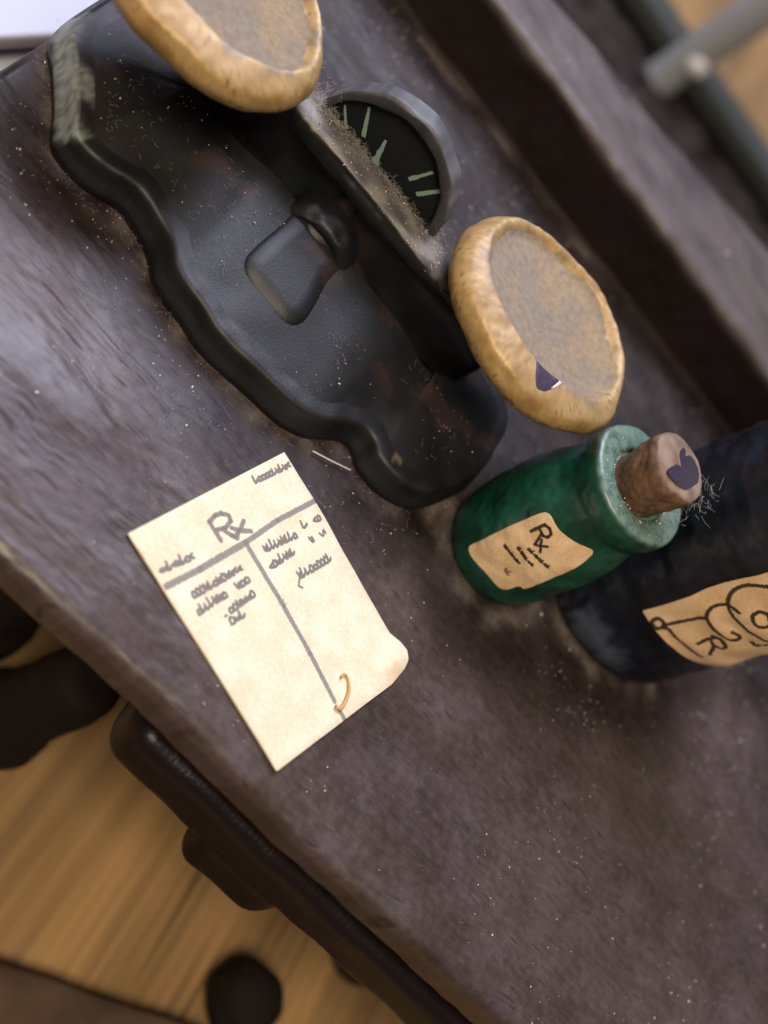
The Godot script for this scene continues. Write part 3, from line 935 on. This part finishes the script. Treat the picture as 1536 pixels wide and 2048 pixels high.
func build_dark_bottle() -> void:
	var o3 := Vector3(30.0, 0, -19.2)
	var t := thing("dark_bottle", "large dark navy bottle with a tan handwritten label at the right edge", "bottle", o3)
	var prof := smooth(pv([0.0, -0.3, 9.2, -0.3, 10.5, 0.2, 11.2, 1.6, 11.4, 4.0, 11.3, 10.0, 11.3, 20.0, 11.2, 30.0, 10.4, 36.0, 7.0, 40.0, 5.0, 43.0, 5.0, 46.0, 6.4, 47.0, 6.5, 49.0, 5.0, 50.0, 0.0, 50.0]), 110)
	var tint := func(p: Vector3, nn: Vector3) -> Color:
		var n1 := N(p.x * 0.13, p.y * 0.1, p.z * 0.13 + 13.0)
		var n2 := N(p.x * 0.7, p.y * 0.4, p.z * 0.7 + 13.0)
		var c := Color(0.004, 0.006, 0.011).lerp(Color(0.014, 0.019, 0.032), clampf(0.35 + 0.7 * n1 + 0.35 * n2, 0.0, 1.0))
		var low := smoothstep(2.4, 0.8, p.y + 0.8 * n1) * clampf(0.6 + n2, 0.0, 1.0)
		return c.lerp(Color(0.075, 0.09, 0.13), maxf(low * 0.7, smoothstep(6.5, 3.5, p.y + 1.5 * n2) * smoothstep(-0.1, 0.35, n1 + 0.4 * n2 + 0.25) * smoothstep(6.0, -1.0, p.x) * 0.75))
	var m := bumpy(paint("navy_paint", Color.WHITE, 0.36, 0.0, 0.5, true), grain_texture(0.03, 4, 41, 2.5), 0.09, 0.35)
	obj("body", lathe(prof, 180, 0.025, 7.0, Vector3.ZERO, tint, 2.2), m, t)
	var cork := smooth(pv([4.0, 48.0, 4.2, 50.0, 4.6, 55.0, 4.3, 55.8, 0.0, 56.0]), 24)
	obj("cork", lathe(cork, 48, 0.05, 2.0), paint("cork_brown", srgb(110, 82, 62), 0.65), t)
	var px := 44.0
	var im := paper_image(int(15 * px), int(27 * px), srgb(226, 192, 150), 0.05, 15.0)
	var ink := srgb(58, 48, 38)
	var put := func(flatpts: Array) -> PackedVector2Array:
		var out := PackedVector2Array()
		for q in pv(flatpts): out.append(Vector2(q.x + 4.0, 36.0 - q.y))
		return out
	var lines := [[-2.2, 10.9, -2.25, 11.7, -1.6, 11.95, -1.1, 11.4, -1.35, 10.8, -2.1, 10.75], [-1.3, 11.7, -1.0, 14.3, -0.8, 16.8], [-1.2, 10.8, -0.8, 11.85, 0.7, 11.9, 2.7, 12.15, 4.3, 12.5],
		[-1.5, 19.4, -1.7, 18.5, -1.5, 17.5, -0.7, 16.7, 0.4, 16.5, 1.6, 16.6, 2.6, 16.9, 3.2, 17.7, 2.8, 18.2, 2.0, 17.9], [-2.2, 24.5, -2.7, 23.4, -2.9, 21.9, -2.5, 20.6, -1.4, 19.6, -0.2, 19.3, 1.2, 19.4, 3.0, 19.8, 5.0, 20.2],
		[-2.2, 24.5, -1.2, 25.3, 0.4, 25.4], [-1.5, 19.4, -1.0, 19.8, -0.2, 20.2], [1.0, 22.6, 0.4, 22.0, 0.6, 21.2, 1.6, 20.9, 2.3, 21.4, 2.2, 22.2, 1.0, 22.6],
		[2.3, 13.5, 2.1, 15.8], [1.8, 15.6, 2.5, 16.1, 3.7, 15.9, 3.9, 15.3, 3.2, 14.9, 2.2, 15.0], [3.2, 14.9, 4.2, 13.6], [4.2, 18.6, 5.0, 18.5, 5.3, 19.0, 5.6, 19.6]]
	for l in lines:
		stroke(im, smooth(put.call(l), 26), 0.42, ink, px, 0.4)
	var edge := PackedVector2Array()
	for k in 13: edge.append(Vector2(-3.6 + 0.15 * sin(k), lerpf(10.7, 34.0, k / 12.0)))
	for k in 13: edge.append(Vector2(lerpf(-3.5, 9.6, k / 12.0), 34.2))
	for k in 13: edge.append(Vector2(9.8, lerpf(34.0, 12.6, k / 12.0)))
	for k in 13: edge.append(Vector2(lerpf(9.6, -3.4, k / 12.0), 10.6 + 0.9 * smoothstep(2.0, 9.0, lerpf(9.6, -3.4, k / 12.0))))
	obj("label", wrapped(edge, Vector2(3.0, 22.0), prof, Vector3.ZERO, 0.18, func(q: Vector2) -> Vector2: return Vector2((q.x + 4.0) / 15.0, (36.0 - q.y) / 27.0), 2.2, 0.025, 7.0, 11.3), printed("tan_label_paper", im), t)

func build_slip() -> void:
	var px := 38.0
	var im := paper_image(int(31 * px), int(27 * px), srgb(221, 211, 184), 0.05, 2.0)
	var ink := srgb(124, 119, 114)
	var ink2 := srgb(118, 112, 106)
	var put := func(flatpts: Array) -> PackedVector2Array:
		var out := PackedVector2Array()
		for q in pv(flatpts): out.append(q + Vector2(19.5, -3.5))
		return out
	var stain: Vector2 = put.call([10.4, 13.0])[0] * px
	for y in range(int(stain.y - 4.0 * px), mini(int(stain.y + 4.0 * px), im.get_height())):
		for x in range(int(stain.x - 4.0 * px), mini(int(stain.x + 2.0 * px), im.get_width())):
			var f := smoothstep(2.3, 0.9, Vector2(x, y).distance_to(stain) / px + 0.5 * N(x * 0.02, y * 0.02)) * 0.55
			if f > 0.0: im.set_pixel(x, y, im.get_pixel(x, y).lerp(srgb(190, 164, 128), f))
	stroke(im, put.call([-12.97, 24.3, -11.57, 20.68, -9.79, 15.34]), 0.62, ink, px, 0.2)
	stroke(im, put.call([-9.79, 15.34, -8.59, 10.93, -6.72, 5.94]), 0.52, ink, px, 0.2)
	stroke(im, put.call([-9.79, 15.34, -4.39, 16.97, 1.17, 18.77, 5.71, 20.44]), 0.50, ink, px, 0.2)
	stroke(im, put.call([6.57, 20.77, 7.5, 21.0]), 0.45, ink, px, 0.2)
	for l in [[-13.45, 16.58, -11.67, 17.09], [-13.51, 16.60, -13.48, 15.65, -13.10, 14.94, -12.47, 14.55, -12.06, 14.82, -12.03, 15.70, -12.49, 16.56], [-12.16, 16.12, -11.14, 15.84, -10.63, 15.64], [-10.81, 15.76, -10.88, 14.86, -11.12, 13.78], [-11.60, 15.32, -10.91, 14.89, -9.99, 14.03]]:
		stroke(im, put.call(l), 0.46, ink2, px, 0.3)
	var pen := RandomNumberGenerator.new()
	pen.seed = 12
	for l in [[-12.39, 9.80, -10.59, 5.17], [-14.02, 23.86, -12.51, 20.25], [-10.52, 23.27, -8.46, 17.58], [-9.30, 24.15, -8.18, 20.66], [-7.83, 19.54, -7.34, 17.87], [-7.11, 21.79, -6.18, 18.57], [-6.48, 22.56, -5.81, 20.76], [-7.82, 14.55, -6.07, 10.54], [-6.14, 9.40, -5.83, 8.61], [-5.45, 7.90, -5.16, 6.90], [-6.40, 15.43, -5.36, 11.99], [-4.59, 9.81, -4.48, 9.34], [-4.07, 8.46, -3.96, 7.54], [-3.60, 13.76, -1.94, 9.28]]:
		scrawl(im, put.call([l[0], l[1]])[0], put.call([l[2], l[3]])[0], 0.78, 0.26, ink2, px, pen)
	stroke(im, put.call([-7.34, 22.34, -7.28, 22.15]), 0.25, ink2, px)
	stroke(im, put.call([-3.6, 13.76, -3.3, 14.4, -2.9, 14.2]), 0.22, ink2, px)
	var corner := pv([-18.24, 23.21, -15.1, 13.9, -11.97, 4.62, -9.4, 5.25, -6.77, 5.93, 0.3, 8.1, 7.2, 10.3, 8.6, 10.2, 9.6, 10.4, 10.1, 11.2, 10.2, 12.3, 10.0, 14.5, 7.2, 22.0, 4.35, 29.56, -7.0, 26.4])
	var edge := PackedVector2Array()
	for k in corner.size():
		for s in 8:
			edge.append(corner[k].lerp(corner[(k + 1) % corner.size()], s / 8.0))
	var mid := Vector2(-3.6, 17.0)
	var m := printed("cream_paper", im)
	m.roughness = 0.7
	var at := func(i: int, j: int) -> Vector3:
		var q := edge[i] if j < 2 else edge[i].lerp(mid, (j - 1) / 18.0)
		var y := table_height(q.x, q.y) * 0.6 + 0.10 - (0.25 if j == 0 else 0.0)
		y += 0.22 + 0.5 * smoothstep(3.5, 0.0, q.distance_to(Vector2(10.0, 11.8)))   # the worn corner lifts a little
		return Vector3(q.x, y, q.y)
	var uv := func(p: Vector3) -> Vector2: return Vector2((p.x + 19.5) / 31.0, (p.z - 3.5) / 27.0)
	var o := obj("prescription_slip", grid(edge.size(), 20, at, true, null, uv, true), m)
	tag(o, "cream prescription slip marked Rx with grey ruled lines, lying on the table", "paper slip")
	# a curl of orange fibre on the slip, and a loose white thread beside it
	var curl := PackedVector3Array()
	for p in smooth(pv([5.95, 20.9, 6.45, 20.75, 6.6, 19.9, 6.45, 18.9, 6.1, 18.2, 5.6, 17.75, 5.1, 17.75, 4.95, 18.3]), 26):
		curl.append(Vector3(p.x, 0.50 + table_height(p.x, p.y) * 0.6 + 0.05 * sin(p.x * 3.0), p.y))
	tag(obj("fibre_curl", tubes([curl], 0.2, 0.12, 8), paint("orange_fibre", srgb(196, 150, 92), 0.6)), "curled orange brown fibre stuck near the slip's lower edge", "fibre")
	var thread := PackedVector3Array()
	for k in 14:
		var u := k / 13.0
		thread.append(Vector3(lerpf(-9.85, -5.6, u), 0.33 + 0.1 * sin(u * 3.0) + table_height(-8.0, 1.0), lerpf(1.95, -0.05, u) + 0.12 * sin(u * PI)))
	tag(obj("lint_thread", tubes([thread], 0.09, 0.075, 7), paint("pale_lint", srgb(196, 190, 182), 0.8)), "straight pale lint thread lying between slip and black scale", "thread")

func build_background() -> void:
	# white card box past the left end of the table
	var white := bumpy(paint("white_card", srgb(186, 189, 203), 0.6), grain_texture(0.02, 3, 51, 1.0), 0.02, 0.2)
	var b := thing("white_box", "blurred white box beyond the left end of the table", "box", Vector3(-101.6, -61.2, -42.6))
	b.rotation.y = -0.366
	obj("lower_half", slab_box(Vector3(93, 37, 130), 0.6), white, b).position = Vector3(0.6, 18.5, 0) * MM
	obj("gap_shade", slab_box(Vector3(86, 2.2, 124), 0.1), paint("gap_shade_grey", srgb(52, 52, 52), 0.7), b).position = Vector3(0, 38.0, 0) * MM  # dark strip standing in for the shadow gap below the lid
	obj("lid", slab_box(Vector3(90, 3.0, 130), 0.6), white, b).position = Vector3(0, 40.5, 0) * MM
	# dark board and iron rack behind
	var board := bumpy(paint("dark_board", srgb(74, 58, 50), 0.9, 0.0, 0.25), grain_texture(0.01, 4, 52, 2.0), 0.01, 0.5)
	var bt := func(p: Vector3, nn: Vector3) -> Color:
		var v := 0.030 + 0.022 * N(p.x * 0.09, p.z * 0.09, 3.0) + 0.015 * N(p.x * 0.4, p.z * 0.4, 3.0)
		return Color(v * 1.15, v * 0.9, v * 0.76)
	board.albedo_color = Color.WHITE
	board.vertex_color_use_as_albedo = true
	var flat := func(x: float) -> Vector4: return Vector4(-58.0, -184.0, 1.9, 72.0)
	tag(obj("dark_board", bar_x(-120.0, 260.0, flat, 200, 80, bt), board), "mottled dark brown board lying behind the miniature table", "board")
	var iron := bumpy(paint("black_iron", srgb(66, 70, 66), 0.7, 0.0, 0.3), grain_texture(0.02, 3, 53, 2.0), 0.02, 0.4)
	var rack := thing("iron_rack", "blurred black iron rack with a grey upright behind the table", "rack", Vector3(25, -60, -252))
	var rail := func(x: float) -> Vector4: return Vector4(9.0, 0.0, 4.0, 6.0)
	obj("rail", bar_x(-200.0, 260.0, rail, 40, 32), iron, rack)
	var steel := paint("grey_steel", srgb(168, 171, 172), 0.6, 0.0)
	var post := smooth(pv([0.0, 0.0, 5.4, 0.0, 5.2, 8.0, 5.2, 60.0, 0.0, 60.5]), 24)
	var up := obj("upright", lathe(post, 24, 0.01, 1.0), steel, rack)
	up.position = Vector3(-1.5, 0, 9.5) * MM
	var knob := smooth(pv([0.0, -3.4, 2.4, -2.6, 3.6, 0.0, 2.4, 2.6, 0.0, 3.4]), 24)
	var kn := obj("bolt_head", lathe(knob, 24, 0.01, 1.0), paint("pale_steel", srgb(222, 217, 208), 0.5), rack)
	kn.position = Vector3(0.5, 15.5, 13.0) * MM
	# foot board at the lower left and two dark feet under the table
	var bf := func(p: Vector3, nn: Vector3) -> Color:
		var v := 0.10 + 0.05 * N(p.x * 0.09, p.z * 0.09, 3.0) + 0.015 * N(p.x * 0.4, p.z * 0.4, 3.0)
		return Color(v * 1.2, v * 0.82, v * 0.6)
	var bb := func(x: float) -> Vector4: return Vector4(0.0, 0.0, 3.0, 19.0)
	var fb := obj("foot_board", bar_x(-70.0, 26.0, bb, 80, 60, bf), board)
	fb.position = Vector3(30.7, -57.4, 53.6) * MM
	fb.rotation.y = 0.304
	tag(fb, "blurred brown foot board lying in the lower left corner", "board")
	var glossy := paint("dull_black", srgb(31, 26, 23), 0.8, 0.0, 0.25)
	var ball := smooth(pv([0.0, 0.0, 2.6, 0.2, 4.6, 2.2, 5.0, 4.6, 4.0, 7.4, 2.0, 8.8, 0.0, 9.2]), 30)
	var bk := obj("black_knob", lathe(ball, 40, 0.06, 6.0), glossy)
	bk.position = Vector3(43.5, -60.0, 24.5) * MM
	tag(bk, "small blurred round black knob lying on the wood at the bottom edge", "knob")
	var shoe := smooth(pv([0.0, 0.0, 5.0, 0.0, 6.2, 1.5, 6.0, 5.0, 5.0, 9.0, 4.6, 14.0, 4.0, 26.0, 0.0, 27.0]), 40)
	for p in [[-4.5, 17.5, "dull black stool foot on the wood, nearer of the two"], [-14.5, 8.5, "dull black stool foot on the wood, farther of the two"]]:
		var s := obj("stool_foot", lathe(shoe, 40, 0.05, p[0]), glossy)
		s.position = Vector3(p[0], -60.0, p[1]) * MM
		tag(s, p[2], "stool foot", "stool feet under the table")

func slab_box(size: Vector3, r: float) -> ArrayMesh:
	var f := func(i: int, j: int) -> Vector3:
		var a := TAU * i / 48.0
		var e := 0.12
		var cx := signf(cos(a)) * pow(absf(cos(a)), e)
		var cz := signf(sin(a)) * pow(absf(sin(a)), e)
		var k := [0.0, 1.0, 1.0, 1.0, 1.0, 0.0][j] as float
		var inn := [1.0, r, 0.0, 0.0, r, 1.0][j] as float
		var y := [-0.5 * size.y, -0.5 * size.y, -0.5 * size.y + r, 0.5 * size.y - r, 0.5 * size.y, 0.5 * size.y][j] as float
		return Vector3(cx * (size.x * 0.5 - inn) * k, y, cz * (size.z * 0.5 - inn) * k)
	return grid(48, 6, f, true, null, null, false)

# ------------------------------------------------------------------ dust and lint
func surface_at(x: float, z: float) -> float:
	# the height of what lies uppermost on the table at this place
	if z < -62.6:
		return 10.15 if z > -78.0 else -999.0
	if Vector2(x - 14.0, z + 9.2).length() < 8.2 or Vector2(x - 30.0, z + 19.2).length() < 12.5:
		return -999.0
	if Geometry2D.is_point_in_polygon(Vector2(x, z), outline):
		if z < -11.5: return -999.0
		var best := 1e9
		for k in range(0, outline.size(), 4):
			best = minf(best, outline[k].distance_to(Vector2(x, z)))
		if best < 2.4: return -999.0
		return deck_height(x, z)
	if x < -53.0 or z > 30.5: return -999.0
	return table_height(x, z)

func build_dust() -> void:
	var speck := SphereMesh.new()
	speck.radius = 0.5
	speck.height = 1.0
	speck.radial_segments = 6
	speck.rings = 3
	var mm := MultiMesh.new()
	mm.transform_format = MultiMesh.TRANSFORM_3D
	mm.use_colors = true
	mm.mesh = speck
	var spots := []
	while spots.size() < 3400:
		var x := rng.randf_range(-54.0, 75.0)
		var z := rng.randf_range(-78.0, 30.0)
		if rng.randf() > 0.35 + 0.9 * N(x * 0.08, z * 0.08, 100.0): continue
		if clear_of(x, z) > 7.0 and not Geometry2D.is_point_in_polygon(Vector2(x, z), outline) and z > 0.0 and rng.randf() < 0.6: continue
		var y := surface_at(x, z)
		if y > -100.0: spots.append(Vector3(x, y, z))
	for k in 260:   # in the pans and on the bottle's lip
		var a := rng.randf() * TAU
		var r := 9.0 * sqrt(rng.randf())
		var c: Vector3 = [Vector3(-3.5, 16.85, -16.0), Vector3(-45.9, 16.55, -11.0), Vector3(13.35, 19.3, -9.95)][k % 3]
		if k % 3 == 2: r = rng.randf_range(3.7, 5.6)
		spots.append(c + Vector3(sin(a) * r, 0, cos(a) * r))
	for k in 160:   # on the beam
		spots.append(Vector3(rng.randf_range(-33.5, -14.5), rng.randf_range(12.8, 13.1), rng.randf_range(-17.6, -13.8)))
	mm.instance_count = spots.size()
	for k in spots.size():
		var s := 0.05 * pow(rng.randf(), 3.0) + 0.034
		if rng.randf() < 0.008: s *= 2.4
		if rng.randf() < 0.10: s *= 1.5
		var b := Basis.from_euler(Vector3(rng.randf() * TAU, rng.randf() * TAU, rng.randf() * TAU)).scaled(Vector3.ONE * s * 2.0)
		b = b * Basis.from_scale(Vector3(1.0, rng.randf_range(0.5, 1.0), rng.randf_range(1.0, 2.2)))
		mm.set_instance_transform(k, Transform3D(b, spots[k]).scaled(Vector3.ONE * MM))
		var v := rng.randf_range(0.4, 0.9)
		mm.set_instance_color(k, Color(v, v * 0.96, v * 0.9))
	var mi := MultiMeshInstance3D.new()
	mi.name = "dust_specks"
	mi.multimesh = mm
	mi.material_override = paint("pale_dust", Color.WHITE, 0.9, 0.0, 0.3, true)
	add_child(mi)
	tag(mi, "pale dust specks scattered over the table, scale and ledge", "dust", "", "stuff")
	# lint: short curly fibres, thick where the wall meets the table and round the dial, pan and cork
	var fibres := []
	var places := []
	for k in 3600:
		var x := rng.randf_range(-46.0, 48.0)
		var z := -61.6 + absf(rng.randfn(0.0, 17.0))
		if N(x * 0.09, z * 0.09, 110.0) < -0.1: continue
		if z > -20.0: continue
		places.append([Vector3(x, table_height(x, z) + 0.05, z), 0.35])
	for k in 900:
		places.append([Vector3(rng.randf_range(-34.0, -13.5), 12.75, rng.randf_range(-18.0, -14.4)), 0.22])
	for k in 150:
		places.append([Vector3(-16.2 + rng.randfn(0, 1.2), 12.2 + rng.randfn(0, 1.2), -17.5 + rng.randfn(0, 1.3)), 0.5])
	for k in 60:
		places.append([Vector3(-33.2 + rng.randfn(0, 0.9), 13.5 + rng.randfn(0, 1.2), -17.5 + rng.randfn(0, 1.0)), 0.5])
	for k in 130:
		var a := rng.randf_range(PI * 0.45, PI * 1.25)
		places.append([Vector3(-3.3 + sin(a) * 11.9, 16.0 + rng.randf_range(-1.0, 0.8), -17.6 + cos(a) * 10.4), 0.45])
	for k in 60:
		places.append([Vector3(rng.randf_range(16.0, 19.0), rng.randf_range(20.0, 24.5), rng.randf_range(-13.0, -9.0)), 0.7])
	for k in 420:
		var p := outline[rng.randi() % outline.size()]
		if p.y < -12.0: continue
		places.append([Vector3(p.x + rng.randfn(0, 0.7), 0.1, p.y + absf(rng.randfn(0, 0.9))), 0.22])
	for k in 420:   # on the deck
		var x := rng.randf_range(-46.0, 0.0)
		var z := rng.randf_range(-11.0, 0.0)
		var y := surface_at(x, z)
		if y > 1.0 and N(x * 0.12, z * 0.12, 120.0) > -0.15: places.append([Vector3(x, y + 0.04, z), 0.15])
	for k in 500:
		var x := rng.randf_range(-50.0, 60.0)
		var z := rng.randf_range(-60.0, 29.0)
		var y := surface_at(x, z)
		if y > -100.0: places.append([Vector3(x, y + 0.04, z), 0.3])
	var fluff := []
	for k in 1400:   # cobwebby pads in the joints
		var c: Vector3 = [Vector3(-16.0, 12.6, -17.0), Vector3(-15.0, 12.0, -16.0), Vector3(-33.0, 13.0, -17.0), Vector3(-22.0, 12.8, -17.5), Vector3(-28.0, 12.8, -17.3)][k % 5]
		places.append([c + Vector3(rng.randfn(0, 1.8), absf(rng.randfn(0, 0.22)), rng.randfn(0, 0.6)), 0.46])
	for p in places:
		var pts := PackedVector3Array()
		var at: Vector3 = p[0]
		var loft: float = p[1]
		var dir := Vector3(rng.randfn(), 0.3 * rng.randfn(), rng.randfn()).normalized()
		var bend := Vector3(rng.randfn(), rng.randfn() * 0.4, rng.randfn()) * 0.45
		var step := rng.randf_range(0.04, 0.16) * (1.0 if loft < 0.3 else (2.2 if loft > 0.6 else 1.15))
		var floor_y := at.y
		for s in 7:
			pts.append(at)
			at += dir * step
			at.y = clampf(at.y, floor_y, floor_y + loft * 2.5)
			dir = (dir + bend + Vector3(rng.randfn(), rng.randfn() * 0.5, rng.randfn()) * 0.18).normalized()
		if loft > 0.4: fluff.append(pts)
		else: fibres.append(pts)
	tag(obj("lint", tubes(fibres, 0.012, 0.009, 3), paint("grey_lint", srgb(158, 152, 146), 0.9, 0.0, 0.3)), "fine grey lint fibres clinging to the table, ledge and scale", "lint", "", "stuff")
	tag(obj("dust_fluff", tubes(fluff, 0.013, 0.008, 4), paint("pale_fluff", srgb(170, 165, 158), 0.9, 0.0, 0.3)), "pale fluffy dust hanging round the dial, right pan and cork", "fluff", "", "stuff")
